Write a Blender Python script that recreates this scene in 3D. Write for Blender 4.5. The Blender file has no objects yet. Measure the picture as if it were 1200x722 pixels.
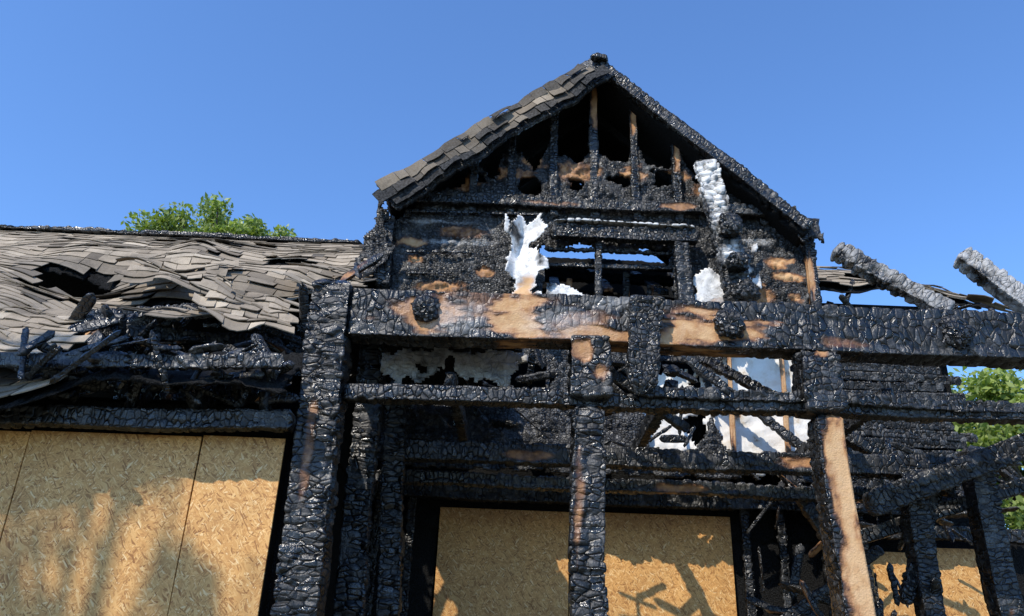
import bpy, math, random
import numpy as np
random.seed(7); rng=np.random.default_rng(11)
S=bpy.context.scene

# ------------------------------------------------------------------ noise
def hsh(ix,iy,iz,seed):
    n=(ix*73856093)^(iy*19349663)^(iz*83492791)^(seed*265443576+1013)
    n=n&0xffffffff
    n=((n^(n>>13))*1274126177)&0xffffffff
    n=((n^(n>>16))*2246822519)&0xffffffff
    n=n^(n>>15)
    return n/4294967296.0
def vnoise(P,seed=0):
    f=np.floor(P).astype(np.int64); t=P-f; t=t*t*(3-2*t); r=0
    for dx in (0,1):
        for dy in (0,1):
            for dz in (0,1):
                w=(t[:,0] if dx else 1-t[:,0])*(t[:,1] if dy else 1-t[:,1])*(t[:,2] if dz else 1-t[:,2])
                r=r+w*hsh(f[:,0]+dx,f[:,1]+dy,f[:,2]+dz,seed)
    return r*2-1
def fbm(P,oct=3,seed=0):
    r=0;a=1;s=0
    for o in range(oct):
        r=r+a*vnoise(P*(2**o)+o*17.3,seed+o);s+=a;a*=.5
    return r/s
def worley(P,seed=0):
    f=np.floor(P).astype(np.int64);f1=np.full(len(P),9.);f2=f1.copy();cid=np.zeros(len(P))
    for dx in (-1,0,1):
        for dy in (-1,0,1):
            for dz in (-1,0,1):
                a,b,c=f[:,0]+dx,f[:,1]+dy,f[:,2]+dz
                q0=a+.15+.7*hsh(a,b,c,seed);q1=b+.15+.7*hsh(a,b,c,seed+1);q2=c+.15+.7*hsh(a,b,c,seed+2)
                d=((P[:,0]-q0)**4+(P[:,1]-q1)**4+(P[:,2]-q2)**4)**.25
                cl=d<f1
                f2=np.where(cl,f1,np.minimum(f2,d))
                cid=np.where(cl,hsh(a,b,c,seed+3),cid)
                f1=np.where(cl,d,f1)
    return f1,f2,cid
def sstep(a,b,x):
    t=np.clip((x-a)/(b-a),0,1);return t*t*(3-2*t)

# ------------------------------------------------------------------ node helpers
def newmat(name):
    m=bpy.data.materials.new(name);m.use_nodes=True;nt=m.node_tree
    return m,nt,nt.nodes,nt.links,nt.nodes['Principled BSDF']
def attrn(nt,name):
    n=nt.nodes.new('ShaderNodeAttribute');n.attribute_name=name;return n
def ramp(nt,src,stops):
    r=nt.nodes.new('ShaderNodeValToRGB');e=r.color_ramp.elements
    while len(e)<len(stops): e.new(.5)
    for i,(p,c) in enumerate(stops):
        e[i].position=p;e[i].color=(c,c,c,1) if not isinstance(c,tuple) else (*c,1)
    nt.links.new(src,r.inputs[0]);return r.outputs[0]
def mix(nt,f,a,b,mode='MIX'):
    m=nt.nodes.new('ShaderNodeMix');m.data_type='RGBA';m.blend_type=mode
    for s,v in ((m.inputs[0],f),(m.inputs[6],a),(m.inputs[7],b)):
        if isinstance(v,bpy.types.NodeSocket): nt.links.new(v,s)
        else: s.default_value=v if not isinstance(v,tuple) else (*v,1)
    return m.outputs[2]
def math_(nt,op,a,b,c=None):
    m=nt.nodes.new('ShaderNodeMath');m.operation=op
    for s,v in zip(m.inputs,(a,b,c)):
        if v is None: continue
        if isinstance(v,bpy.types.NodeSocket): nt.links.new(v,s)
        else: s.default_value=v
    return m.outputs[0]
def objc(nt):
    t=nt.nodes.get('OBJC') or nt.nodes.new('ShaderNodeTexCoord');t.name='OBJC';return t.outputs['Object']
def noise(nt,scale,detail=3,vec=None,rough=.6):
    n=nt.nodes.new('ShaderNodeTexNoise');n.inputs['Scale'].default_value=scale;n.inputs['Detail'].default_value=detail;n.inputs['Roughness'].default_value=rough
    nt.links.new(objc(nt) if vec is None else vec,n.inputs['Vector']);return n.outputs['Fac']
def bump(nt,h,strength,dist,prev=None):
    b=nt.nodes.new('ShaderNodeBump');b.inputs['Strength'].default_value=strength;b.inputs['Distance'].default_value=dist
    nt.links.new(h,b.inputs['Height'])
    if prev: nt.links.new(prev,b.inputs['Normal'])
    return b.outputs[0]

def mat_char(name,k=1.0,rlo=.16,rhi=.60,film=.5,bd=.015,simple=False):
    m,nt,nn,lk,B=newmat(name)
    sp=nt.nodes.new('ShaderNodeSeparateColor');lk.new(attrn(nt,'tint').outputs['Color'],sp.inputs[0])
    br,ash,hgt=sp.outputs
    nf=noise(nt,75,2)
    if simple:
        base=ramp(nt,nf,[(.35,.002*k),(.65,.02*k)])
        base=mix(nt,br,base,(.30,.14,.05));lk.new(base,B.inputs['Base Color']);B.inputs['Roughness'].default_value=.95
        B.inputs['Specular IOR Level'].default_value=.15
        lk.new(bump(nt,nf,1.0,.02),B.inputs['Normal']);return m
    gr=attrn(nt,'grain').outputs['Vector']
    ve=nt.nodes.new('ShaderNodeTexVoronoi');ve.feature='DISTANCE_TO_EDGE';ve.inputs['Scale'].default_value=1;ve.inputs['Randomness'].default_value=.75;lk.new(gr,ve.inputs['Vector'])
    vc=nt.nodes.new('ShaderNodeTexVoronoi');vc.inputs['Scale'].default_value=1;vc.inputs['Randomness'].default_value=.75;lk.new(gr,vc.inputs['Vector'])
    cs=nt.nodes.new('ShaderNodeSeparateColor');lk.new(vc.outputs['Color'],cs.inputs[0])
    nl=noise(nt,3.0,3)
    base=ramp(nt,cs.outputs[0],[(0,.002*k),(.4,.005*k),(.7,.014*k),(1,.05*k)])
    base=mix(nt,.9,base,ramp(nt,nf,[(.3,.3),(.55,1.0),(.75,2.6)]),'MULTIPLY')
    fl=math_(nt,'MULTIPLY',ramp(nt,nl,[(.5,0.0),(.70,film)]),math_(nt,'MULTIPLY',cs.outputs[1],ramp(nt,nf,[(.40,0.1),(.6,1.0)])))
    base=mix(nt,fl,base,(.21,.20,.185))
    ca=ramp(nt,nl,[(.38,1.0),(.52,.75),(.62,.25)])
    crack=mix(nt,ca,(1,1,1),ramp(nt,ve.outputs['Distance'],[(.0,.0),(.04,.12),(.11,1.)]))
    base=mix(nt,1.0,base,crack,'MULTIPLY')
    base=mix(nt,1.0,base,ramp(nt,hgt,[(0,.12),(.5,1.)]),'MULTIPLY')
    bn=noise(nt,11,3)
    tone=math_(nt,'ADD',math_(nt,'MULTIPLY',br,.82),math_(nt,'MULTIPLY',math_(nt,'SUBTRACT',bn,.5),.9))
    bc=ramp(nt,tone,[(.06,(.02,.010,.005)),(.26,(.13,.052,.018)),(.5,(.40,.195,.075)),(.85,(.58,.36,.18))])
    base=mix(nt,ramp(nt,br,[(.05,0.),(.3,1.)]),base,bc)
    ac=ramp(nt,noise(nt,10,5,rough=.7),[(.25,(.16,.15,.14)),(.38,(.52,.50,.47)),(.52,(.84,.82,.79))])
    base=mix(nt,ash,base,ac)
    lk.new(base,B.inputs['Base Color'])
    rr=math_(nt,'MULTIPLY_ADD',cs.outputs[2],rhi-rlo,rlo)
    rr2=math_(nt,'ADD',rr,math_(nt,'MULTIPLY',math_(nt,'MAXIMUM',br,ash),.5));lk.new(rr2,B.inputs['Roughness'])
    B.inputs['Specular IOR Level'].default_value=.65
    h=ramp(nt,ve.outputs['Distance'],[(.0,.0),(.07,.65),(.18,.95),(.3,1.)])
    h=math_(nt,'ADD',h,math_(nt,'MULTIPLY',cs.outputs[1],.35))
    sup=math_(nt,'MULTIPLY',math_(nt,'MULTIPLY',ca,ramp(nt,br,[(.1,1.),(.5,0.)])),ramp(nt,ash,[(.3,1.),(.8,.1)]))
    h=math_(nt,'MULTIPLY',h,sup)
    h2=math_(nt,'ADD',math_(nt,'MULTIPLY',h,.7),math_(nt,'MULTIPLY',nf,.36))
    lk.new(bump(nt,h2,1.0,bd),B.inputs['Normal'])
    return m
CHAR=mat_char('charred_wood')
CHARW=mat_char('charred_wall',k=1.9,rlo=.28,rhi=.7,film=.9,bd=.02)
SOOT=mat_char('sooty_interior',simple=True)

def mat_shingle():
    m,nt,nn,lk,B=newmat('weathered_shingle')
    sp=nt.nodes.new('ShaderNodeSeparateColor');lk.new(attrn(nt,'tint').outputs['Color'],sp.inputs[0])
    c=ramp(nt,sp.outputs[0],[(0,(.18,.142,.10)),(.35,(.29,.235,.17)),(.7,(.37,.305,.225)),(1,(.47,.395,.295))])
    g=noise(nt,200,2);c=mix(nt,.7,c,ramp(nt,g,[(.3,.5),(.7,1.45)]),'MULTIPLY')
    c=mix(nt,.75,c,ramp(nt,noise(nt,2.2,6,rough=.7),[(.33,.40),(.48,.9),(.65,1.2)]),'MULTIPLY')
    c=mix(nt,sp.outputs[1],c,ramp(nt,noise(nt,40,3),[(.35,.006),(.7,.06)]))
    lk.new(c,B.inputs['Base Color']);B.inputs['Roughness'].default_value=.9;B.inputs['Specular IOR Level'].default_value=.25
    lk.new(bump(nt,g,.5,.004),B.inputs['Normal']);return m
SHG=mat_shingle()

def mat_osb():
    m,nt,nn,lk,B=newmat('osb_board')
    co=objc(nt)
    wn=nt.nodes.new('ShaderNodeTexNoise');wn.inputs['Scale'].default_value=9;wn.inputs['Detail'].default_value=1;lk.new(co,wn.inputs['Vector'])
    wv=nt.nodes.new('ShaderNodeVectorMath');wv.operation='SCALE';wv.inputs['Scale'].default_value=.06;lk.new(wn.outputs['Color'],wv.inputs[0])
    ad=nt.nodes.new('ShaderNodeVectorMath');ad.operation='ADD';lk.new(co,ad.inputs[0]);lk.new(wv.outputs[0],ad.inputs[1])
    outs=[]
    for i,(ang,sc) in enumerate(((5,(20,5,95)),(58,(23,5,115)),(-52,(21,5,110)))):
        r=nt.nodes.new('ShaderNodeMapping');r.inputs['Rotation'].default_value=(0,math.radians(ang),0);lk.new(ad.outputs[0],r.inputs[0])
        s=nt.nodes.new('ShaderNodeMapping');s.inputs['Scale'].default_value=sc;lk.new(r.outputs[0],s.inputs[0])
        v=nt.nodes.new('ShaderNodeTexVoronoi');v.inputs['Scale'].default_value=1.0;lk.new(s.outputs[0],v.inputs['Vector'])
        q=nt.nodes.new('ShaderNodeSeparateColor');lk.new(v.outputs['Color'],q.inputs[0]);outs.append(q)
    a=mix(nt,ramp(nt,outs[1].outputs[1],[(.52,0.),(.54,1.)]),outs[0].outputs[0],outs[1].outputs[0])
    v=mix(nt,ramp(nt,outs[2].outputs[1],[(.58,0.),(.60,1.)]),a,outs[2].outputs[0])
    c=ramp(nt,v,[(.0,(.30,.12,.024)),(.2,(.53,.25,.066)),(.6,(.67,.345,.10)),(.9,(.76,.44,.155)),(1,(.86,.60,.29))])
    c=mix(nt,.8,c,ramp(nt,noise(nt,1.1,6,rough=.7),[(.3,.6),(.62,1.08)]),'MULTIPLY')
    lk.new(c,B.inputs['Base Color']);B.inputs['Roughness'].default_value=.6
    return m
OSB=mat_osb()
def mat_plain(name,c1,c2,sc,rough=.9,bs=.4,bd=.01):
    m,nt,nn,lk,B=newmat(name)
    n=noise(nt,sc,5);lk.new(ramp(nt,n,[(.35,c1),(.65,c2)]),B.inputs['Base Color']);B.inputs['Roughness'].default_value=rough
    lk.new(bump(nt,noise(nt,sc*4,4),bs,bd),B.inputs['Normal']);return m
def mat_plaster():
    m,nt,nn,lk,B=newmat('scorched_plaster')
    n=noise(nt,3.2,6,rough=.65)
    lk.new(ramp(nt,n,[(.32,(.02,.015,.012)),(.36,(.30,.16,.07)),(.40,(.66,.57,.45)),(.50,(.82,.78,.71))]),B.inputs['Base Color'])
    B.inputs['Roughness'].default_value=.9;lk.new(bump(nt,noise(nt,25,4),.5,.01),B.inputs['Normal']);return m
PLA=mat_plaster()
GROUND=mat_plain('dry_grass_ground',(.05,.06,.025),(.16,.13,.08),1.2,bd=.03)
BARK=mat_plain('bark',(.05,.035,.025),(.14,.11,.08),20)
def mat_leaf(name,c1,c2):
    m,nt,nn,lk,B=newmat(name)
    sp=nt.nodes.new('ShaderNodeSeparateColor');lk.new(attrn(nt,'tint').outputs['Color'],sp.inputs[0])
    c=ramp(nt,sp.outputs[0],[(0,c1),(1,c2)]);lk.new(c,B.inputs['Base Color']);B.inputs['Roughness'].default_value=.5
    tr=nt.nodes.new('ShaderNodeBsdfTranslucent');lk.new(mix(nt,1.0,c,(1.3,1.5,.6),'MULTIPLY'),tr.inputs[0])
    ms=nt.nodes.new('ShaderNodeMixShader');ms.inputs[0].default_value=.35;lk.new(B.outputs[0],ms.inputs[1]);lk.new(tr.outputs[0],ms.inputs[2])
    lk.new(ms.outputs[0],nn['Material Output'].inputs[0]);return m
LEAF=mat_leaf('leaves',(.09,.14,.025),(.36,.42,.11))

# ------------------------------------------------------------------ mesh helpers
def empty(name):
    e=bpy.data.objects.new(name,None);S.collection.objects.link(e);return e
HOUSE=empty('burned_house');FRAME=empty('charred_timber_porch_frame')
def mk(name,V,F,mat,parent=None,attr=None,smooth=True,grain=None):
    V=np.asarray(V,dtype=np.float32);F=np.asarray(F,dtype=np.int32)
    me=bpy.data.meshes.new(name);me.vertices.add(len(V));me.vertices.foreach_set('co',V.ravel())
    k=F.shape[1];me.loops.add(F.size);me.loops.foreach_set('vertex_index',F.ravel())
    me.polygons.add(len(F));me.polygons.foreach_set('loop_start',np.arange(0,F.size,k,dtype=np.int32))
    if attr is not None:
        a=me.color_attributes.new('tint','FLOAT_COLOR','POINT')
        A=np.ones((len(V),4),dtype=np.float32);A[:,:3]=np.clip(attr,0,1);a.data.foreach_set('color',A.ravel())
        if grain is None: grain=V*14
        a=me.attributes.new('grain','FLOAT_VECTOR','POINT');a.data.foreach_set('vector',np.ascontiguousarray(grain,dtype=np.float32).ravel())
    me.update(calc_edges=True);me.validate()
    me.polygons.foreach_set('use_smooth',np.full(len(me.polygons),smooth))
    me.materials.append(mat)
    o=bpy.data.objects.new(name,me);S.collection.objects.link(o)
    if parent: o.parent=parent
    return o
def cat(parts):
    V=[];F=[];A=[];G=[];n=0
    for p in parts:
        V.append(p[0]);F.append(p[1]+n);A.append(p[2]);n+=len(p[0])
        if len(p)>3: G.append(p[3])
    return np.concatenate(V),np.concatenate(F),np.concatenate(A),(np.concatenate(G) if G else None)
SD=[0]
def blobs(P,bl,seed,Q=None,amp=.75):
    """bl: list of (x,z,rx,rz[,strength]) facade spots in metres -> 0..1, torn edge, streaked along the grain (Q)"""
    r=np.zeros(len(P))
    if Q is None: Q=P*6
    nz=amp*fbm(Q,3,seed)+.3*fbm(Q*4,2,seed+3)
    for b in bl:
        x,z,rx,rz=b[:4];k=b[4] if len(b)>4 else 1
        d=np.sqrt(((P[:,0]-x)/rx)**2+((P[:,2]-z)/rz)**2)+nz
        r=np.maximum(r,k*(1-sstep(.35,1.15,d)))
    return r
def beam(p0,p1,w,h,res=.018,cell=(.04,.068),amp=.013,erode=.06,bend=.0,roll=0,ends=(.3,.3),brown=(),ash=(),ashk=1,ashall=0,brownall=0,taper=(1,1)):
    SD[0]+=1;sd=SD[0]
    p0=np.array(p0,float);p1=np.array(p1,float);L=np.linalg.norm(p1-p0);ax=(p1-p0)/L
    ref=np.array([0,1,0.]) if abs(ax[1])<.9 else np.array([1,0,0.])
    up=np.cross(ax,ref);up/=np.linalg.norm(up);sd_=np.cross(up,ax)
    cr,sr=math.cos(roll),math.sin(roll);sd_,up=sd_*cr+up*sr,up*cr-sd_*sr
    ns=max(4,int(L/res));pw=max(3,int(w/res));ph=max(3,int(h/res))
    a=np.linspace(-1,1,pw,endpoint=False);b=np.linspace(-1,1,ph,endpoint=False)
    per=np.concatenate([np.stack([a,-np.ones(pw)],1),np.stack([np.ones(ph),b],1),np.stack([-a,np.ones(pw)],1),np.stack([-np.ones(ph),-b],1)])
    n=len(per)
    nr=np.stack([np.sign(per[:,0])*np.abs(per[:,0])**6,np.sign(per[:,1])*np.abs(per[:,1])**6],1);nr/=np.linalg.norm(nr,axis=1)[:,None]
    s=np.linspace(0,L,ns)
    Sg,_=np.meshgrid(s,np.arange(n),indexing='ij');Sg=Sg.ravel()
    Y=np.tile(per[:,0]*w/2,ns);Z=np.tile(per[:,1]*h/2,ns);NY=np.tile(nr[:,0],ns);NZ=np.tile(nr[:,1],ns)
    off=np.array([sd*13.7,sd*3.1,sd*7.7])%97
    Lc=np.stack([Sg,Y,Z],1)
    warp=.016*np.stack([vnoise(Lc*11+off,5),vnoise(Lc*11+off+9,6),vnoise(Lc*11+off+4,7)],1)
    cl=np.array([cell[0],cell[1],cell[1]])
    big=fbm(Lc*np.array([2.2,5,5])+off,3,sd+50)
    G=(Lc+warp)/cl+off
    f1,f2,cid=worley((Lc+warp)/(cl*2.0)+off,sd)
    pill=sstep(.0,.22,f2-f1)
    mid=fbm(Lc*np.array([11,11,11])+off,2,sd+90)
    active=sstep(-.55,.0,vnoise(Lc*np.array([1.5,4,4])+off+33,sd))
    P0=p0+Sg[:,None]*ax+Y[:,None]*sd_+Z[:,None]*up
    Lq=Lc*np.array([3.4,11,11])+off
    bm=np.zeros(len(P0))
    if len(brown) or brownall: bm=np.maximum(blobs(P0,brown,sd,Lq),brownall*sstep(-.1,.5,fbm(Lq,3,sd+4)))
    live=1-sstep(.1,.5,bm)
    d=(amp*1.3*(pill-1)*(.3+.7*active)+amp*1.1*(cid-.5)*pill*active)*live-amp*.8*(1-live)+erode*min(w,h)*2*(big*.6+mid*.25*(.2+.8*live))-.02*min(w,h)
    tap=taper[0]+(taper[1]-taper[0])*Sg/L
    e0=np.clip(Sg/max(ends[0],1e-3)/w,0,1);e1=np.clip((L-Sg)/max(ends[1],1e-3)/w,0,1)
    fe=np.minimum(e0,e1)**.5
    fe=np.where(fe<1,np.clip(fe+.25*fbm(Lc*12+off,2,sd+7)*(1-fe)*2,0.0,1),1)
    sc=tap*fe
    Yn=Y*sc+NY*d*np.clip(sc*2,0,1);Zn=Z*sc+NZ*d*np.clip(sc*2,0,1)
    bx=bend*np.sin(math.pi*Sg/L);z0=0*Sg
    by=.03*min(1,L)*vnoise(np.stack([Sg*1.1,z0,z0],1)+off,sd+2);bz=.03*min(1,L)*vnoise(np.stack([Sg*1.3,z0+5,z0],1)+off,sd+3)
    P=p0+Sg[:,None]*ax+(Yn+by*.5)[:,None]*sd_+(Zn+bx+bz*.5)[:,None]*up
    i=np.arange(ns-1)[:,None]*n;j=np.arange(n)[None,:];jn=(j+1)%n
    F=np.stack([i+j,i+jn,i+n+jn,i+n+j],-1).reshape(-1,4)
    c0=len(P);P=np.vstack([P,P[:n].mean(0),P[-n:].mean(0)]);G=np.vstack([G,G[:n].mean(0),G[-n:].mean(0)])
    jj=np.arange(0,n-1,2)
    F=np.vstack([F,np.stack([np.full(len(jj),c0),(jj+2)%n,(jj+1)%n,jj],1),np.stack([np.full(len(jj),c0+1),(ns-1)*n+jj,(ns-1)*n+(jj+1)%n,(ns-1)*n+(jj+2)%n],1)])
    A=np.zeros((len(P),3));A[:-2,2]=pill*(.5+.5*cid);A[-2:,2]=.3;A[:-2,0]=bm
    if len(ash) or ashall: A[:-2,1]=np.maximum(ashk*blobs(P0,ash,sd+9,Lq*.6,.5),ashall*sstep(-.45,-.1,fbm(P0*7,3,sd+14)))*(.35+.65*sstep(0,.4,A[:-2,2]))
    return P,F,A,G
def B(name,*a,parent=None,mat=None,**k):
    v,f,c,g=beam(*a,**k);return mk(name,v,f,mat or CHAR,parent or FRAME,c,grain=g)
def lump(name,c,r,parent=None,seed=1,ash=0):
    """knobbly char boss: a burnt-back joist end"""
    n=36;th,ph=np.meshgrid(np.linspace(0,math.pi,n),np.linspace(0,2*math.pi,n*2,endpoint=False),indexing='ij')
    D=np.stack([np.sin(th)*np.cos(ph),np.cos(th),np.sin(th)*np.sin(ph)],-1).reshape(-1,3)
    f1,f2,cid=worley(D*2.2+seed*9,seed);p=sstep(0,.3,f2-f1)
    R=1+.12*(p-1)+.22*(cid-.5)*p+.32*fbm(D*1.6+seed*5,3,seed)
    V=np.array(c)+D*np.array(r)*R[:,None]
    i=np.arange(n-1)[:,None]*(2*n);j=np.arange(2*n)[None,:];jn=(j+1)%(2*n)
    F=np.stack([i+j,i+2*n+j,i+2*n+jn,i+jn],-1).reshape(-1,4)
    A=np.zeros((len(V),3));A[:,2]=p*(.5+.5*cid);A[:,1]=ash*p
    return mk(name,V,F,CHAR,parent or FRAME,A,grain=V*22)

def pip(x,z,poly):
    ins=np.zeros(len(x),bool);n=len(poly)
    for i in range(n):
        x0,z0=poly[i];x1,z1=poly[(i+1)%n]
        if z0==z1: continue
        c=((z0>z)!=(z1>z))&(x<(x1-x0)*(z-z0)/(z1-z0)+x0);ins^=c
    return ins
def plate(name,x0,x1,z0,z1,y,keep,res=.03,thick=.05,amp=.02,bscale=14,mat=CHARW,parent=None,rag=.05,brown=(),ash=(),fn=None,cellsz=.06,ashall=0,brownall=0,gs=26,ck=1):
    """sheet in plane y (or on any surface through fn(X,Z)->xyz), keep(x,z)->bool mask"""
    SD[0]+=1;sd=SD[0]
    nx=int((x1-x0)/res);nz=int((z1-z0)/res)
    xs=np.linspace(x0,x1,nx+1);zs=np.linspace(z0,z1,nz+1);X,Z=np.meshgrid(xs,zs,indexing='ij')
    cx=(X[:-1,:-1]+X[1:,1:]).ravel()/2;cz=(Z[:-1,:-1]+Z[1:,1:]).ravel()/2
    P2=np.stack([cx,cz,0*cx+sd],1)
    jx=cx+rag*fbm(P2*7,3,sd);jz=cz+rag*fbm(P2*7+50,3,sd+5)
    K=keep(jx,jz).reshape(nx,nz)
    X=X.ravel();Z=Z.ravel();Q=np.stack([X,0*X+sd*3.1,Z],1)
    f1,f2,cid=worley(Q/cellsz+.25*fbm(Q*20,2,sd)[:,None],sd);pill=sstep(.0,.3,f2-f1)
    d=amp*(fbm(Q*bscale,3,sd)+.6*fbm(Q*3,2,sd+8))+ck*(amp*.5*(pill-1)+amp*.7*(cid-.5)*pill)
    jit=res*.28;xi=(X*999).astype(np.int64);zi=(Z*999).astype(np.int64)
    X2=X+jit*(hsh(xi,zi,0*xi,sd)-.5)*2
    Z2=Z+jit*(hsh(xi,zi,0*xi,sd+1)-.5)*2
    if fn is None: Pf=np.stack([X2,y-d,Z2],1);Pb=np.stack([X2,y+thick-d*.5,Z2],1)
    else:
        Pf=fn(X2,Z2);nrm=np.array(fn.n);Pb=Pf-nrm*thick;Pf=Pf+nrm*d[:,None]
    nv=len(X);vid=np.arange(nv).reshape(nx+1,nz+1)
    I,J=np.nonzero(K)
    a,b,c,e=vid[I,J],vid[I+1,J],vid[I+1,J+1],vid[I,J+1]
    F=[np.stack([a,b,c,e],1),np.stack([e,c,b,a],1)+nv]
    Kp=np.pad(K,1)
    for di,dj,p,q in ((0,-1,a,b),(1,0,b,c),(0,1,c,e),(-1,0,e,a)):
        m=~Kp[I+1+di,J+1+dj];F.append(np.stack([q[m],p[m],p[m]+nv,q[m]+nv],1))
    F=np.vstack(F);V=np.vstack([Pf,Pb])
    A=np.zeros((2*nv,3));A[:,2]=np.tile(pill*(.4+.6*cid)*.9+.1,2)
    if len(brown) or brownall: A[:,0]=np.maximum(blobs(V,brown,sd,V*np.array([5,5,12])),brownall*sstep(0,.3,fbm(V*5,3,sd+4)))
    if len(ash) or ashall: A[:,1]=np.maximum(.5*blobs(V,ash,sd+9),ashall*sstep(-.5,-.15,fbm(V*5,3,sd+14)))*((1-ck)+ck*(.6+.4*A[:,2]))
    if ashall and len(brown): A[:,1]*=1-A[:,0]
    Gq=np.vstack([Q,Q])*np.array([gs,1,gs*1.2])+.5*fbm(np.vstack([Q,Q])*12,2,sd)[:,None]
    used=np.unique(F);mp=np.zeros(2*nv,int);mp[used]=np.arange(len(used))
    return mk(name,V[used],mp[F],mat,parent or HOUSE,A[used],grain=Gq[used])

def shingles(name,surf,u0,u1,v0,v1,keep,burn=None,expo=.135,tabw=.30,thick=.009,parent=None,lift=.015,drop=.03,seed=1,dark=0):
    """surf(u,v)->xyz arrays. v runs up the slope in metres, u along it."""
    r=np.random.default_rng(seed)
    rows=int((v1-v0)/expo);e=1e-2
    U=[];Vv=[];meta=[]
    for k in range(rows):
        off=(k%2)*tabw*.5+r.uniform(-.04,.04);u=u0-off
        while u<u1:
            w=tabw*r.choice([.5,.72,1.0],p=[.25,.3,.45])
            U.append(u+w/2);Vv.append(v0+k*expo+expo*.5);meta.append((u,w,v0+k*expo,k));u+=w
    U=np.array(U);Vv=np.array(Vv);kp=keep(U,Vv)&(r.random(len(U))>drop)
    bn=burn(U,Vv) if burn is not None else np.zeros(len(U))
    g=4;vs=[];fs=[];as_=[];n=0
    for idx in np.nonzero(kp)[0]:
        u,w,vb,k=meta[idx];L=expo*1.35
        lf=abs(r.normal(0,lift))*(1+3*max(0,bn[idx]))
        if r.random()<.02: lf+=lift*5
        tw=r.normal(0,lift*.5);sk=r.normal(0,.006)
        gu=np.linspace(u+.003,u+w-.003,g);gv=np.linspace(vb+r.normal(0,.006),vb+L,3)
        GU,GV=np.meshgrid(gu,gv,indexing='ij');GU=GU.ravel();GV=GV.ravel()
        t=(GV-vb)/L
        hh=(thick*1.6+(lf)*(1-t)+tw*(1-t)*((GU-u)/w-.5)*2)+thick*(1-t)
        P0=surf(GU+sk*(1-t),GV);Pu=surf(GU+e,GV)-surf(GU,GV);Pv=surf(GU,GV+e)-surf(GU,GV)
        nn=np.cross(Pu,Pv);nn/=np.linalg.norm(nn,axis=1)[:,None];nn*=np.where(nn[:,2:3]<0,-1,1) if not getattr(surf,'front',False) else np.where(nn[:,1:2]>0,-1,1)
        top=P0+nn*hh[:,None];bot=top-nn*thick
        vid=np.arange(g*3).reshape(g,3)
        a=vid[:-1,:-1].ravel();b=vid[1:,:-1].ravel();c=vid[1:,1:].ravel();d=vid[:-1,1:].ravel()
        F=[np.stack([a,b,c,d],1),np.stack([d,c,b,a],1)+g*3]
        ed=vid[:,0];F.append(np.stack([ed[:-1],ed[:-1]+g*3,ed[1:]+g*3,ed[1:]],1))
        for col in (0,g-1):
            ed=vid[col,:];F.append(np.stack([ed[:-1],ed[1:],ed[1:]+g*3,ed[:-1]+g*3],1))
        vs.append(top);vs.append(bot);fs.append(np.vstack(F)+n);n+=2*g*3
        A=np.zeros((2*g*3,3));A[:,0]=np.clip(r.normal(.5,.22)-dark,0,1);A[:,1]=np.clip(bn[idx]+r.normal(0,.1),0,1);as_.append(A)
    return mk(name,np.vstack(vs),np.vstack(fs),SHG,parent or HOUSE,np.vstack(as_),smooth=False)

def debris(name,box,n,size=(.15,.6),w=(.03,.09),mat=None,parent=None,seed=1,vert=.3,brown=.08,ash=.0):
    r=np.random.default_rng(seed);parts=[]
    x0,x1,y0,y1,z0,z1=box
    for i in range(n):
        c=np.array([r.uniform(x0,x1),r.uniform(y0,y1),r.uniform(z0,z1)])
        d=r.normal(0,1,3);d[1]*=.6;d[2]*=.55
        if r.random()<vert: d[2]*=7
        d/=np.linalg.norm(d);L=r.uniform(*size);ww=r.uniform(*w)
        parts.append(beam(c-d*L/2,c+d*L/2,ww,ww*r.uniform(.25,.8),res=.026,cell=(.04,.06),amp=.007,erode=.2,roll=r.uniform(0,3),ends=(.6,.6),
            brownall=.9 if r.random()<brown else 0,ashall=.5 if r.random()<ash else 0))
    v,f,a,g=cat(parts);return mk(name,v,f,mat or CHAR,parent or HOUSE,a,grain=g)

# ================================================================== FRONT TIMBER FRAME  (y = 5.8 m)
B('header_beam',(-1.30,5.8,4.07),(4.9,5.8,4.07),.24,.39,res=.015,cell=(.05,.095),amp=.010,erode=.035,
  brown=[(.03,4.07,.24,.26,.95),(1.40,3.99,.55,.19,.9),(-.60,4.09,.38,.16,.6),(.75,3.93,.45,.08,.65),(-.2,4.12,.7,.2,.28),(.5,4.02,.4,.2,.28),(2.5,3.95,.3,.06,.35)],ash=[(-.38,4.05,.26,.17),(.32,4.03,.34,.15),(.8,4.2,.3,.06)],ashk=.22)
for k,(x,z,rx) in enumerate(((-.66,4.10,.11),(1.66,4.07,.12),(3.40,4.06,.13))):
    lump('burnt_joist_end',(x,5.68,z),(rx,.07,rx*1.05),seed=k+3)
B('lower_rail_beam',(-1.25,5.8,3.43),(4.9,5.8,3.45),.14,.125,erode=.07,bend=.02)
B('rail_beam_scab',(1.0,5.72,3.50),(4.9,5.74,3.50),.07,.09,erode=.12)
B('corner_post',(-1.33,5.8,0),(-1.385,5.8,4.36),.30,.31,res=.015,cell=(.048,.105),amp=.02,erode=.05,brown=[(-1.42,3.0,.05,.4,.3)])
B('corner_post_rear',(-1.10,6.6,0),(-1.19,6.6,4.15),.2,.23,cell=(.042,.09),amp=.017,erode=.06)
B('corner_stud',(-.78,6.9,0),(-1.0,6.9,3.9),.16,.19,cell=(.042,.09),amp=.017,erode=.08)
B('centre_post',(.60,5.8,0),(.585,5.8,3.42),.24,.245,res=.015,cell=(.044,.09),amp=.018,erode=.05,brown=[(.52,2.7,.04,.5,.3)])
B('centre_post_top',(.60,5.8,3.42),(.60,5.78,3.95),.27,.31,cell=(.05,.06),amp=.02,erode=.07,ends=(.1,.1),brown=[(.53,3.8,.09,.09,.6),(.68,3.62,.07,.07,.5)])
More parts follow.
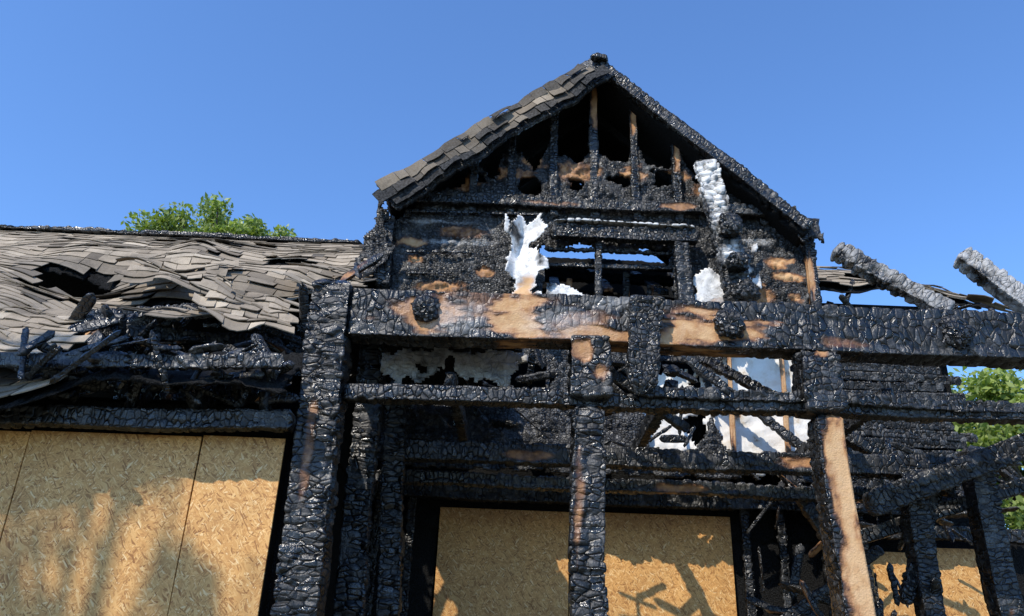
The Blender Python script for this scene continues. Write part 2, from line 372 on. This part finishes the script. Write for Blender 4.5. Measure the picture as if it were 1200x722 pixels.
B('right_post',(2.42,5.8,0),(2.34,5.8,3.42),.22,.215,brown=[(2.46,1.9,.15,1.7),(2.41,2.9,.12,.7)],erode=.05)
B('right_post_top',(2.33,5.78,3.38),(2.31,5.78,3.92),.27,.30,cell=(.045,.05),amp=.024,erode=.12,ends=(.1,.2),brown=[(2.35,3.86,.07,.05,.5)])
B('hanging_char_block',(1.02,5.62,4.25),(.97,5.66,3.46),.12,.27,res=.015,cell=(.04,.045),amp=.024,erode=.14,ends=(.3,.8),taper=(1,.75))
B('second_beam',(-1.1,7.0,3.31),(3.95,7.0,3.34),.15,.18,erode=.05,brown=[(.2,3.3,.25,.05,.5),(2.6,3.32,.3,.06,.6)])
B('second_beam_lower',(-1.2,7.3,3.14),(4.3,7.3,3.14),.12,.12,erode=.1,brown=[(1.6,3.12,.3,.05,.5)])
B('broken_brace',(1.60,6.4,4.06),(2.44,6.5,3.66),.07,.09,erode=.1)
B('broken_brace',(.62,6.3,4.0),(1.5,6.5,3.45),.07,.09,erode=.12)
for x in (-.45,1.25,2.9):
    B('porch_joist',(x,5.85,3.60),(x+.05,8.4,3.65),.09,.14,erode=.12)
B('fallen_rafter',(2.74,6.1,4.99),(3.52,5.9,4.33),.13,.15,res=.015,amp=.02,erode=.06,ashall=.3,ends=(.25,.1))
B('fallen_rafter',(3.80,6.1,4.97),(4.35,5.9,4.28),.14,.17,res=.015,amp=.02,erode=.06,ashall=.45,ends=(.25,.1))
B('right_stud',(3.48,7,0),(3.52,7,3.35),.18,.19,erode=.08)
B('right_stud',(4.14,7,0),(4.12,7,3.55),.2,.21,erode=.08,brown=[(4.1,2.0,.06,.2,.5)])
B('leaning_brace',(3.05,6.9,2.95),(4.75,6.6,3.62),.18,.21,erode=.08)
B('leaning_brace',(3.10,7.3,2.75),(4.8,7.0,3.32),.14,.13,erode=.08)
B('leaning_brace',(2.95,7.1,3.68),(3.95,7.1,3.16),.12,.13,erode=.1)
B('leaning_brace',(3.3,7.0,2.2),(3.85,7.2,3.2),.1,.11,erode=.1)
B('leaning_brace',(2.55,7.5,3.5),(3.4,7.3,1.7),.1,.12,erode=.12)
B('leaning_brace',(2.45,7.8,2.0),(3.5,7.7,2.75),.08,.1,erode=.12)
debris('charred_debris',(2.5,3.6,7.0,8.3,1.6,3.5),64,parent=FRAME,seed=3,vert=.4,brown=.28)
debris('charred_debris',(3.5,4.9,6.9,8.3,2.9,3.7),26,parent=FRAME,seed=4)
debris('charred_debris',(-1.1,1.7,6.2,8.0,3.55,4.3),44,parent=FRAME,seed=5,vert=.3,brown=.1)

# ================================================================== GABLE (y = 8 m)
win=(.32,1.78,5.20,5.95)
top=[(-1.38,3.4),(3.32,3.4),(3.30,6.25),(3.05,6.55),(2.65,6.68),(2.45,6.95),(2.38,6.72),(2.13,6.8),(1.98,7.25),(1.88,7.3),(1.80,7.0),(1.55,7.05),(1.46,7.3),(1.36,7.35),(1.28,7.1),(1.0,7.13),(.9,7.35),(.80,7.1),(.5,7.12),(.42,7.45),(.34,7.2),(.18,6.95),(.02,7.2),(-.12,7.15),(-.25,6.8),(-.5,7.0),(-.62,6.7),(-1.05,6.55),(-1.38,6.15)]
def kg(x,z):
    k=pip(x,z,top)
    k&=~((x>win[0])&(x<win[1])&(z>win[2])&(z<win[3]))
    for hx,hz,rx,rz in ((.16,6.74,.14,.16),(.67,6.78,.08,.09),(1.22,6.87,.16,.06),(1.70,6.86,.14,.11),(-.45,6.78,.10,.07),(2.3,6.66,.07,.05),(2.85,6.6,.1,.04),
                        (-.5,4.25,.35,.22),(.2,4.4,.25,.18),(1.0,4.3,.3,.25),(1.7,4.15,.36,.55),(2.68,4.2,.60,.80)):
        k&=((x-hx)/rx)**2+((z-hz)/rz)**2>1
    return k
plate('gable_wall',-1.4,3.35,3.4,7.6,8.0,kg,res=.021,thick=.05,amp=.042,bscale=9,rag=.09,cellsz=.075,gs=30,
      brown=[(-1.15,5.93,.2,.09,.9),(-1.1,5.72,.16,.08,.8),(2.95,5.85,.18,.08,1),(3.0,5.65,.18,.07,1),(3.1,5.4,.12,.07,.8),(1.4,6.95,.18,.12,.7),(-.3,5.6,.1,.08,.6),(.2,7.05,.2,.1,.5),(-.1,6.9,.3,.12,.45),(1.9,6.95,.2,.12,.6),(2.2,6.75,.3,.1,.5),(-.8,5.35,.3,.12,.6),(.7,6.9,.3,.15,.5),(-.6,6.1,.3,.1,.4),(2.7,5.5,.2,.2,.6),(-.6,6.75,.3,.12,.5)],ash=[(-.6,5.95,.4,.04),(2.7,6.1,.25,.04),(-.9,6.2,.3,.03)])
B('gable_tie_beam',(-1.15,7.94,6.46),(3.2,7.94,6.46),.07,.14,erode=.10,parent=HOUSE,cell=(.04,.05),brown=[(.3,6.44,.4,.05,.4),(1.9,6.46,.3,.05,.5)])
for x,zt in ((-.5,6.95),(-.05,7.35),(.42,7.75),(.91,8.15),(1.38,8.0),(1.88,7.55),(2.40,7.1),(2.83,6.7)):
    br=[(x,zt-.3,.06,.35,.75)] if x in (1.38,1.88,2.40,.91) else []
    B('gable_stud',(x,8.0,6.3),(x+random.uniform(-.03,.03),8.0,zt+.12),.07,.10,erode=.26,parent=HOUSE,brown=br)
B('gable_corner_post',(-1.42,7.93,5.3),(-1.42,7.93,6.2),.15,.17,parent=HOUSE)
B('gable_corner_post',(3.28,7.95,4.2),(3.28,7.95,6.25),.1,.12,parent=HOUSE,brown=[(3.24,5.6,.05,.3,.8)])
for z,xb in ((6.3,.3),(5.78,-.45),(5.52,-.6)):
    B('wall_batten',(-1.2,7.965,z),(xb,7.965,z+.02),.03,.03,erode=.3,parent=HOUSE)
B('window_header',(.38,7.88,6.06),(2.05,7.88,6.05),.12,.17,erode=.08,parent=HOUSE,cell=(.035,.05),amp=.016)
B('window_header_flashing',(.42,7.86,6.17),(2.0,7.86,6.15),.14,.022,erode=.3,parent=HOUSE,ashall=.8)
B('window_jamb',(1.86,7.88,5.15),(1.84,7.88,5.98),.12,.16,erode=.1,parent=HOUSE)
B('window_mullion',(.93,7.95,5.15),(.93,7.95,5.98),.08,.085,erode=.08,parent=HOUSE)
B('window_sill',(.3,7.9,5.19),(1.85,7.9,5.19),.14,.07,erode=.1,parent=HOUSE,ash=[(.5,5.2,.3,.1),(1.6,5.2,.2,.06)])
B('window_sash_rail',(.33,8.0,5.90),(1.78,8.0,5.90),.05,.05,erode=.08,parent=HOUSE)
B('window_sash_rail',(.33,8.03,5.72),(1.78,8.03,5.74),.05,.06,erode=.12,parent=HOUSE)
def curl(xc,w,y,amp,seed):
    def f(X,Z):
        q=np.stack([X*4,Z*4,0*X+seed],1)
        return np.stack([X+.05*fbm(q*.7,2,seed),y-.12*sstep(.2,.5,np.abs(X-xc)/w)-amp*fbm(q,2,seed+1),Z],1)
    f.n=(0,-1,0);return f
plate('torn_building_paper',-.14,.38,5.0,6.25,7.85,lambda x,z:(np.abs(x-.12-.05*np.sin(z*6))<.18-.05*np.sin(z*11))&(z>5.12)&(z<6.12+.05*np.sin(x*30)),res=.016,thick=.012,amp=.012,bscale=5,rag=.15,cellsz=.08,ashall=1,gs=12,ck=.12,
      brown=[(.12,5.28,.13,.24,1)],fn=curl(.12,.38,7.82,.09,3),mat=CHAR)
plate('torn_building_paper',.34,1.05,5.1,5.45,7.8,lambda x,z:(x>.36)&(x<1.0)&(z<5.40-.24*(x-.36))&(z>5.15),res=.018,thick=.012,amp=.012,rag=.08,ashall=1,gs=12,mat=CHAR,ck=.12)
B('ash_covered_post',(2.13,7.72,6.98),(2.42,7.72,5.05),.12,.29,res=.015,amp=.022,erode=.12,ash=[(2.16,6.72,.28,.42),(2.22,6.3,.12,.3),(2.33,5.75,.14,.16),(2.44,5.25,.12,.15)],ashk=1,parent=HOUSE,ends=(.3,.2))
lump('char_boss',(2.33,7.6,6.08),(.13,.1,.15),HOUSE,11);lump('char_boss',(2.36,7.6,5.62),(.12,.1,.10),HOUSE,12);lump('char_boss',(2.43,7.6,5.28),(.15,.11,.12),HOUSE,13)
plate('torn_building_paper',1.90,2.70,5.1,6.4,7.9,lambda x,z:(((x-2.18)/.21)**2+((z-5.38)/.30)**2<1)|(((x-2.55)/.11)**2+((z-5.75)/.35)**2<1),res=.018,thick=.012,amp=.014,mat=CHAR,ashall=.95,rag=.2,gs=12,ck=.12,brown=[(2.2,5.25,.12,.08,.8)])
for y,z,x0,x1 in ((8.8,5.72,.1,2.4),(9.6,6.35,.1,2.8),(10.2,6.70,-.2,3.0),(10.9,7.27,-.3,3.2)):
    B('attic_rafter',(x0,y,z),(x1,y,z+random.uniform(-.08,.08)),.09,.13,res=.03,parent=HOUSE,mat=SOOT)
for x in (.5,1.1,1.75,2.3):
    B('attic_rafter',(x,8.4,5.6),(x+.05,10.9,7.1),.07,.12,res=.03,parent=HOUSE,brownall=.5 if x==1.1 else 0)
for x,zt in ((.62,5.75),(1.28,5.85),(1.55,5.7)):
    B('attic_stud',(x,8.35,5.1),(x+.03,8.4,zt),.06,.08,parent=HOUSE,brownall=.8,erode=.15)
B('attic_rafter',(.4,8.5,5.50),(1.1,8.7,5.62),.07,.1,parent=HOUSE,brownall=.8)
B('attic_rafter',(1.15,8.4,5.35),(1.7,8.6,5.5),.09,.12,parent=HOUSE,brownall=.9)
def box(name,x0,x1,y0,y1,z0,z1,mat=SOOT,parent=None):
    V=[(x,y,z) for x in (x0,x1) for y in (y0,y1) for z in (z0,z1)]
    F=[(0,1,3,2),(4,6,7,5),(0,4,5,1),(2,3,7,6),(0,2,6,4),(1,5,7,3)]
    A=np.zeros((8,3));A[:,2]=.6
    return mk(name,V,F,mat,parent or HOUSE,A,smooth=False)
box('attic_back_wall',-1.4,3.3,11.0,11.1,0,7.30)
box('side_wall',-1.5,-1.42,8.1,11.0,3.0,6.3)
box('side_wall',3.30,3.38,8.1,11.0,0,6.2)
box('attic_floor',-1.4,3.3,8.75,11.0,4.35,4.42)

RX,RZ=.946,8.375;LX,LZ=-1.476,6.454;QX,QZ=3.24,6.165
def slope(name,x0,z0,x1,z1,ya,yb):
    L=math.hypot(x1-x0,z1-z0);ux=((x1-x0)/L,(z1-z0)/L);nn=(-ux[1],0,ux[0])
    if nn[2]<0: nn=tuple(-q for q in nn)
    def fn(X,Z): return np.stack([x0+X*ux[0],ya+Z,z0+X*ux[1]],1)
    fn.n=nn
    return plate(name,0,L,0,yb-ya,0,lambda x,z:(z<(yb-ya)-.15)&(z>.02),res=.05,thick=.09,amp=.03,fn=fn,mat=SOOT,rag=.12)
slope('gable_roof_slope',LX,LZ-.05,RX,RZ-.05,7.76,10.35)
slope('gable_roof_slope',QX,QZ-.05,RX,RZ-.05,7.76,10.35)
for y in (8.5,9.1,9.7,10.2):
    B('gable_rafter',(LX+.1,y,LZ-.1),(RX,y,RZ-.2),.06,.14,res=.03,parent=HOUSE,mat=SOOT)
    B('gable_rafter',(QX-.1,y,QZ-.1),(RX,y,RZ-.2),.06,.14,res=.03,parent=HOUSE,mat=SOOT)
Lr=math.hypot(RX-LX,RZ-LZ);ux=np.array([(RX-LX)/Lr,0,(RZ-LZ)/Lr]);nz=np.array([-ux[2],0,ux[0]])
def rake(u,v):
    q=np.stack([u*2,v*2,0*u],1)
    yy=7.64+.16*v+.07*fbm(q*1.3,2,3)
    return np.array([LX,0,LZ])+u[:,None]*ux+(v-.30+.05*fbm(q,2,9)+.025*fbm(q*4,2,19))[:,None]*nz+np.stack([0*u,yy,0*u],1)
rake.front=True
shingles('rake_shingles',rake,-.05,Lr-.22,0,.32,lambda u,v:np.ones(len(u),bool),burn=lambda u,v:.68+.8*fbm(np.stack([u*3,v*7,0*u],1),2,4)+.4*(v<.1),expo=.105,tabw=.24,lift=.008,drop=.05,seed=8,dark=.15)
def rakeb(X,Z): return rake(X,Z)+np.array([0,.03,0])
rakeb.n=(0,-1,0)
plate('rake_fascia',-.05,Lr-.04,-.03,.35,0,lambda x,z:z>-1,res=.03,thick=.06,amp=.02,fn=rakeb,rag=.05)
B('rake_board',(LX+.02,7.72,LZ-.17),(RX,7.72,RZ-.23),.05,.15,erode=.2,parent=HOUSE)
B('rake_board',(QX,7.74,QZ-.02),(RX-.03,7.74,RZ-.05),.10,.15,erode=.11,parent=HOUSE)
B('ridge_cap',(RX-.12,7.66,RZ-.01),(RX+.1,7.7,RZ-.05),.12,.06,erode=.2,parent=HOUSE)
plate('hanging_felt',-1.8,-1.25,5.2,6.5,7.78,lambda x,z:(x<-1.42+.05*np.sin(z*9))&(x>-1.60-.06*(6.4-z)+.35*np.clip(z-5.95,0,1))&(z>5.4),res=.022,thick=.02,amp=.04,rag=.11,bscale=6)
plate('hanging_felt',3.05,3.45,5.95,6.3,7.78,lambda x,z:(x>3.12)&(x<3.38)&(z>6.02),res=.025,thick=.03,amp=.04,rag=.07,bscale=6)

# ================================================================== LEFT ROOF
def zroof(x,y):
    q=np.stack([x*.9,y*.9,0*x],1)
    z=3.47+.75*(y-5.4)
    z=z-.50*np.exp(-((x+2.9)**2/1.4+(y-6.9)**2/.8))
    z=z-.32*np.exp(-((x+4.6)**2/.5+(y-8.0)**2/.25))
    z=z+.15*np.exp(-((x+3.9)**2/.12+(y-8.4)**2/.5))
    z=z-.28*sstep(2.6,3.6,-x)*sstep(6.6,5.2,y)
    z=z-.12*np.exp(-((x+4.0)**2/.25+(y-7.0)**2/.6))
    z=z+.15*fbm(q,2,3)*sstep(10.1,9.0,y)+.08*fbm(q*2.2,2,6)*sstep(10.1,9.0,y)
    return z
SL=1.25
def lroof(u,v):
    y=5.32+v/SL;return np.stack([u,y,zroof(u,y)],1)
cav=[(-4.25,6.85),(-4.0,7.55),(-3.1,7.65),(-2.4,8.0),(-1.9,7.6),(-1.6,7.0),(-1.6,5.9),(-2.5,5.75),(-3.2,5.85),(-3.8,6.2)]
def inhole(x,y,g=0.0):
    q=np.stack([x*3,y*3,0*x],1);jx=x+.22*fbm(q,2,21);jy=y+.22*fbm(q+9,2,22)
    h=pip(jx,jy,cav)
    h|=((jx+4.75)/.55)**2+((jy-8.05)/.2)**2<1
    h|=((jx+2.6)/.35)**2+((jy-8.6)/.12)**2<1
    h|=(jx>-1.62)&(jy<8.3)
    return h
def kroof(u,v):
    y=5.32+v/SL
    return ~inhole(u,y)&(u<-1.5)&~((u>-3.0)&(y<5.95))
def burnroof(u,v):
    y=5.32+v/SL;q=np.stack([u*2.2,y*2.2,0*u],1)
    d=np.sqrt(((u+2.8)/1.5)**2+((y-6.8)/1.25)**2)
    b=1-sstep(.85,1.1,d+.25*fbm(q,2,31))
    b=np.maximum(b,.8*sstep(-2.0,-1.5,u));b=np.maximum(b,.75*sstep(.22,.48,fbm(q*1.3,3,44))*sstep(5.8,4.3,-u))
    b=np.maximum(b,.6*(1-sstep(.5,1.3,np.sqrt(((u+4.7)/.8)**2+((y-8.05)/.45)**2))))
    return b
shingles('roof_shingles',lroof,-8.2,-1.42,0,(10.0-5.32)*SL,kroof,burn=burnroof,lift=.007,seed=21,drop=.012)
def under(X,Z):
    return np.stack([X,Z,zroof(X,Z)-.03],1)
under.n=(0,-.6,.8)
plate('roof_deck',-8.2,-1.4,5.30,10.05,0,lambda x,y:~(inhole(x,y)&~((x>-3.1)&(x<-1.55)&(y<5.95))),res=.04,thick=.03,amp=.035,fn=under,mat=SOOT,rag=.08)
def backs(X,Z): return np.stack([X,10.0+Z,6.93-.75*Z],1)
backs.n=(0,.6,.8)
plate('roof_deck_rear',-8.2,-1.4,0,4.5,0,lambda x,z:z>=0,res=.12,thick=.05,amp=.01,fn=backs,mat=SOOT,rag=0)
B('ridge_cap_shingles',(-8.2,9.98,6.95),(-2.1,9.98,6.91),.22,.06,res=.03,parent=HOUSE,erode=.4)
def bil(a,b,c,d,amp=.08,sd=1):
    a,b,c,d=map(np.array,(a,b,c,d));Lu=np.linalg.norm(b-a);Lv=np.linalg.norm(d-a)
    def f(u,v):
        s=(u/Lu)[:,None];t=(v/Lv)[:,None]
        P=(a*(1-s)+b*s)*(1-t)+(d*(1-s)+c*s)*t
        q=np.stack([u*2.5,v*2.5,0*u+sd],1);P[:,2]+=amp*fbm(q,2,sd);return P
    return f,Lu,Lv
for k,(a,b,c,d,am,dk) in enumerate((
  ((-2.62,6.25,4.18),(-1.80,5.95,3.92),(-2.15,7.0,4.76),(-2.85,7.05,4.90),.10,.08),
  ((-3.85,7.3,4.98),(-3.05,7.5,4.95),(-3.45,8.4,5.86),(-4.3,8.4,5.86),.12,.05),
  ((-3.3,6.3,4.22),(-2.75,6.35,4.2),(-2.8,6.7,4.42),(-3.3,6.7,4.45),.06,.3),
  ((-4.45,5.5,3.52),(-3.35,5.42,3.45),(-3.75,6.7,4.40),(-4.6,6.8,4.42),.10,.0),
  ((-2.35,7.45,5.1),(-1.6,7.3,4.9),(-1.65,8.2,5.6),(-2.4,8.3,5.75),.08,.15))):
    f,Lu,Lv=bil(a,b,c,d,am,k+3)
    shingles('slid_shingle_sheet',f,0,Lu,0,Lv,lambda u,v:np.ones(len(u),bool),burn=lambda u,v,dk=dk:dk+.4*fbm(np.stack([u*4,v*4,0*u],1),2,4),lift=.010,seed=40+k,dark=0,drop=.05)
for x in (-4.2,-3.7,-3.2,-2.7,-2.2,-1.75):
    B('left_rafter',(x,5.55,3.26),(x+random.uniform(-.1,.1),6.9,3.95+random.uniform(-.1,.05)),.06,.15,res=.022,erode=.13,parent=HOUSE)
    B('left_rafter',(x,7.95,4.80),(x,9.8,6.25),.06,.15,res=.03,parent=HOUSE)
B('fallen_rafter',(-3.95,6.9,4.40),(-2.7,7.3,4.75),.1,.13,parent=HOUSE)
B('fallen_rafter',(-3.5,6.3,4.05),(-1.8,7.2,4.35),.09,.12,parent=HOUSE,erode=.12)
B('fallen_rafter',(-3.7,6.5,4.25),(-3.3,6.1,3.85),.08,.14,parent=HOUSE,erode=.12,brown=[(-3.5,4.05,.12,.1,.8)])
debris('attic_debris',(-3.8,-1.7,6.2,7.4,3.75,4.25),66,seed=9,vert=.0,size=(.2,.8),w=(.05,.14),brown=.12)
debris('soffit_debris',(-3.9,-1.6,5.4,5.9,3.28,3.5),44,seed=10,vert=.05,size=(.1,.5),brown=.08)
debris('eave_edge_debris',(-3.4,-1.6,5.22,5.45,3.38,3.60),34,seed=19,vert=.0,size=(.15,.6),w=(.03,.08),brown=.05)
debris('attic_debris',(-1.75,-1.25,6.2,7.7,3.9,4.7),30,seed=12,vert=.1,size=(.15,.5),w=(.04,.12))
box('attic_ceiling',-8.2,-1.55,5.9,10.0,3.30,3.36)
B('eave_beam',(-5.5,5.6,3.07),(-1.5,5.6,3.14),.12,.14,erode=.06,parent=HOUSE)
B('fascia_board',(-5.6,5.34,3.30),(-1.55,5.28,3.47),.04,.11,erode=.2,parent=HOUSE,bend=.04)
# ================================================================== GROUND FLOOR WALLS
box('left_wall',-8.2,-1.60,5.80,5.9,0,3.3)
box('left_return_wall',-1.66,-1.58,5.92,8.8,0,3.6)
box('left_gable_end_wall',-8.2,-8.1,5.9,14,0,3.4)
plate('recess_wall',-1.6,3.8,2.9,4.35,8.62,lambda x,z:~(((x-2.6)/.45)**2+((z-4.0)/.5)**2<1)&~(((x-1.2)/.3)**2+((z-4.1)/.25)**2<1),res=.05,thick=.05,amp=.03,mat=SOOT)
box('recess_wall_lower',-1.6,-.69,8.64,8.7,0,3.0)
box('recess_wall_lower',2.38,3.75,8.64,8.7,0,3.0)
box('recess_wall_lower',5.07,6.0,8.64,8.7,0,3.0)
box('recess_wall_core',-.69,5.07,8.72,8.76,0,3.0)
box('recess_wall_upper',3.4,5.0,8.78,8.82,2.8,3.7)
for x in (-1.3,-.95,2.48,2.85,3.3,3.68):
    B('wall_stud',(x,8.52,0),(x,8.52,4.3),.08,.09,res=.022,parent=HOUSE)
B('window_head_beam',(-1.5,8.47,3.28),(4.2,8.47,3.28),.12,.2,res=.02,parent=HOUSE)
B('window_head_beam',(3.6,8.47,3.02),(5.4,8.47,3.02),.12,.14,res=.02,parent=HOUSE)
for i in range(14):
    z=3.38+i*.105
    B('burnt_siding_board',(3.5+random.uniform(0,.08),8.28+random.uniform(-.01,.01),z),(4.85+random.uniform(-.15,.12),8.30,z+random.uniform(-.015,.015)),.03,.10,erode=.12,res=.02,parent=HOUSE,mat=CHARW,roll=.2)
box('right_upper_core',3.4,4.75,8.36,8.4,3.3,4.8)
plate('scorched_plaster',1.85,3.45,3.3,5.05,8.15,lambda x,z:(x>2.02)&(x<3.3-.1*(z-4))&(z>3.48)&(z<5.0),res=.03,thick=.03,amp=.015,mat=PLA,rag=.22)
plate('scorched_plaster',1.25,1.98,3.4,4.6,8.17,lambda x,z:(x>1.38)&(x<1.9)&(z>3.6)&(z<4.55),res=.025,thick=.03,amp=.015,mat=PLA,rag=.2)
for x in (2.3,2.85):
    B('wall_stud',(x,8.05,3.4),(x+.03,8.05,4.9),.05,.06,parent=HOUSE,erode=.2,brown=[(x,4.2,.1,.8,.9)])
B('wall_brace',(1.75,7.9,4.7),(2.95,7.9,3.7),.06,.09,parent=HOUSE,erode=.12)
plate('hanging_scrap',-1.05,.15,3.55,4.1,6.25,lambda x,z:(z>3.80+.09*np.sin(x*9)+.05*np.sin(x*23))&(z<3.98),res=.02,thick=.01,amp=.045,rag=.12,ashall=.5,bscale=7,gs=14,ck=.3)
plate('added_porch_shade_sheet',-1.5,.15,0,2.4,0,lambda x,z:(x<-.1+.2*np.sin(z*3)),res=.05,thick=.04,amp=.03,rag=.15,mat=SOOT,  # burnt ceiling sheet added to cast shade on the left centre board
      fn=(lambda f:(setattr(f,'n',(0,0,1)),f)[1])(lambda X,Z:np.stack([X,5.95+Z*.83,4.15+.0*Z],1)))
f,Lu,Lv=bil((3.45,8.3,5.72),(5.55,8.35,5.55),(6.0,9.3,6.02),(3.8,9.3,6.55),.06,5)
def arch(u,v):
    P=f(u,v);P[:,2]+=.10*np.sin(np.clip(u/Lu,0,1)*math.pi);return P
shingles('porch_roof_shingles',arch,0,Lu,0,Lv,lambda u,v:fbm(np.stack([u*2,v*2,0*u],1),2,6)<.5,burn=lambda u,v:.05+.6*fbm(np.stack([u*2,v*4,0*u],1),2,4),lift=.01,seed=77,drop=.03)
plate('porch_roof_deck',0,Lu,0,Lv,0,lambda x,z:x<Lu-.1,res=.05,thick=.03,amp=.03,rag=.12,mat=SOOT,fn=(lambda g:(setattr(g,'n',(0,-.5,.8)),g)[1])(lambda X,Z:arch(X,Z)-np.array([0,0,.04])))
debris('roof_edge_debris',(3.5,5.6,8.2,8.6,5.05,5.5),40,seed=14,vert=.0,size=(.2,.9),w=(.04,.1))
box('right_wall_core',3.4,4.9,8.5,8.6,4.4,5.6)
box('right_wall_plate',4.91,5.5,8.5,8.6,5.0,5.5)

# ================================================================== OSB BOARDS
def osb(x0,x1,y,z0,z1,tilt=0):
    bpy.ops.mesh.primitive_cube_add(size=1,location=((x0+x1)/2,y,(z0+z1)/2));o=bpy.context.object;o.name='osb_board'
    o.data.transform(__import__('mathutils').Matrix.Diagonal((x1-x0,.018,z1-z0,1)));o.data.name='osb_board'
    m=o.modifiers.new('b','BEVEL');m.width=.002;m.segments=1
    o.rotation_euler=(0,math.radians(tilt),0);o.data.materials.append(OSB);return o
osb(-2.19,-1.60,5.75,.6,3.06,.3);osb(-3.42,-2.195,5.752,.6,3.05,-.1);osb(-4.65,-3.43,5.748,.6,3.04,.2)
osb(-.67,.675,8.6,.5,3.12,.1);osb(.685,2.36,8.597,.5,3.13,-.1)
osb(3.76,4.42,8.6,.5,2.84,.2);osb(4.425,5.06,8.598,.5,2.9,-.4)

# ================================================================== TREES
def tree(name,base,crown,rad,nclump,leaf,per,seed,cl=(.16,.30)):
    r=np.random.default_rng(seed);e=empty(name)
    base=np.array(base,float);crown=np.array(crown,float);rad=np.array(rad,float)
    def tube(p0,p1,r0,r1,seg=8,ring=7):
        t=np.linspace(0,1,seg)[:,None];off=r.normal(0,1,3)*.06*np.linalg.norm(p1-p0)
        C=p0+(p1-p0)*t+off*np.sin(t*math.pi);ax=(p1-p0)/np.linalg.norm(p1-p0);a=np.cross(ax,[.3,.9,.1]);a/=np.linalg.norm(a);b=np.cross(ax,a)
        th=np.linspace(0,2*math.pi,ring,endpoint=False);R=(r0+(r1-r0)*t)
        V=(C[:,None,:]+R[:,:,None]*(np.cos(th)[None,:,None]*a+np.sin(th)[None,:,None]*b)).reshape(-1,3)
        i=np.arange(seg-1)[:,None]*ring;j=np.arange(ring)[None,:];jn=(j+1)%ring
        return V,np.stack([i+j,i+jn,i+ring+jn,i+ring+j],-1).reshape(-1,4),np.zeros((len(V),3))
    fork=crown-np.array([0,0,rad[2]*.7]);h=rad.max()
    parts=[tube(base,fork,h*.13,h*.07)]
    cs=[]
    while len(cs)<nclump:
        p=r.uniform(-1,1,3);l=np.linalg.norm(p)
        if l<1 and l>.35: cs.append(crown+p*rad*(.75+.35*r.random()))
    for c in cs: parts.append(tube(fork+r.normal(0,.05,3),c,h*.035,h*.006))
    v,f,a,_=cat(parts);mk('trunk_and_limbs',v,f,BARK,e,a)
    LV=[];LA=[]
    for c in cs:
        cr=h*r.uniform(*cl);n=int(per*r.uniform(.6,1.3));p=r.normal(0,1,(n,3));p/=np.linalg.norm(p,axis=1)[:,None];p*=(r.random((n,1))**.45)*cr;p[:,2]*=.75
        P=c+p;a1=r.normal(0,1,(n,3));a1/=np.linalg.norm(a1,axis=1)[:,None];a2=np.cross(a1,r.normal(0,1,(n,3)));a2/=np.linalg.norm(a2,axis=1)[:,None]
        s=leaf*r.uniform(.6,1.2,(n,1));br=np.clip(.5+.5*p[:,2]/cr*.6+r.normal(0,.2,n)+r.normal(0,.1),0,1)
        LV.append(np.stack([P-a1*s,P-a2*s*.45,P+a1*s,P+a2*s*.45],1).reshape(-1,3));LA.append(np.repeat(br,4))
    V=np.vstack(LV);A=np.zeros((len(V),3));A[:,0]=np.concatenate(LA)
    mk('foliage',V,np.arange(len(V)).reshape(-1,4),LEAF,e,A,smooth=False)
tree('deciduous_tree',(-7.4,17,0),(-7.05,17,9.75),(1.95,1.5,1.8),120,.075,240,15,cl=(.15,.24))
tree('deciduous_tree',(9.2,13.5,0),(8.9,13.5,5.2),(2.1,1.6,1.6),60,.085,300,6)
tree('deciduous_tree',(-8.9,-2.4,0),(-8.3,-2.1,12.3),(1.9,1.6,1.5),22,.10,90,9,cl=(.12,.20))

# ================================================================== GROUND, SKY, SUN
bpy.ops.mesh.primitive_grid_add(x_subdivisions=60,y_subdivisions=60,size=1600,location=(0,0,0));g=bpy.context.object;g.name='ground';g.data.materials.append(GROUND)
w=bpy.data.worlds.new('World');S.world=w;w.use_nodes=True;nt=w.node_tree
sk=nt.nodes.new('ShaderNodeTexSky');sk.sky_type='NISHITA';sk.sun_disc=False
EL,AZ=47,35
sk.sun_elevation=math.radians(EL);sk.sun_rotation=math.radians(180+AZ);sk.air_density=1.0;sk.dust_density=.3;sk.ozone_density=2.0
tn=nt.nodes.new('ShaderNodeMix');tn.data_type='RGBA';tn.blend_type='MULTIPLY';tn.inputs[0].default_value=1;tn.inputs[7].default_value=(1.0,1.38,1.85,1)
nt.links.new(sk.outputs[0],tn.inputs[6]);nt.links.new(tn.outputs[2],nt.nodes['Background'].inputs[0]);nt.nodes['Background'].inputs[1].default_value=.15
sl=bpy.data.lights.new('sun','SUN');sl.energy=5.0;sl.angle=math.radians(.5);sl.color=(1,.93,.82)
so=bpy.data.objects.new('sun',sl);S.collection.objects.link(so)
from mathutils import Vector,Matrix
d=Vector((-math.sin(math.radians(AZ))*math.cos(math.radians(EL)),-math.cos(math.radians(AZ))*math.cos(math.radians(EL)),math.sin(math.radians(EL))))
so.rotation_euler=d.to_track_quat('Z','Y').to_euler();so.location=d*40
S.view_settings.view_transform='Standard';S.view_settings.look='None';S.view_settings.exposure=0
# ================================================================== CAMERA
cam=bpy.data.cameras.new('camera');co=bpy.data.objects.new('camera',cam);S.collection.objects.link(co)
cam.lens=28.5;cam.sensor_width=36;cam.clip_end=3000;cam.clip_start=.05
th=math.radians(24);rho=math.radians(2.2)
R0=Vector((1,0,0));U0=Vector((0,-math.sin(th),math.cos(th)));Fw=Vector((0,math.cos(th),math.sin(th)))
R=math.cos(rho)*R0+math.sin(rho)*U0;U=math.cos(rho)*U0-math.sin(rho)*R0
M=Matrix((R,U,-Fw)).transposed().to_4x4();M.translation=Vector((0,0,1.6));co.matrix_world=M
S.camera=co
print('verts',sum(len(o.data.vertices) for o in bpy.data.objects if o.type=='MESH'))
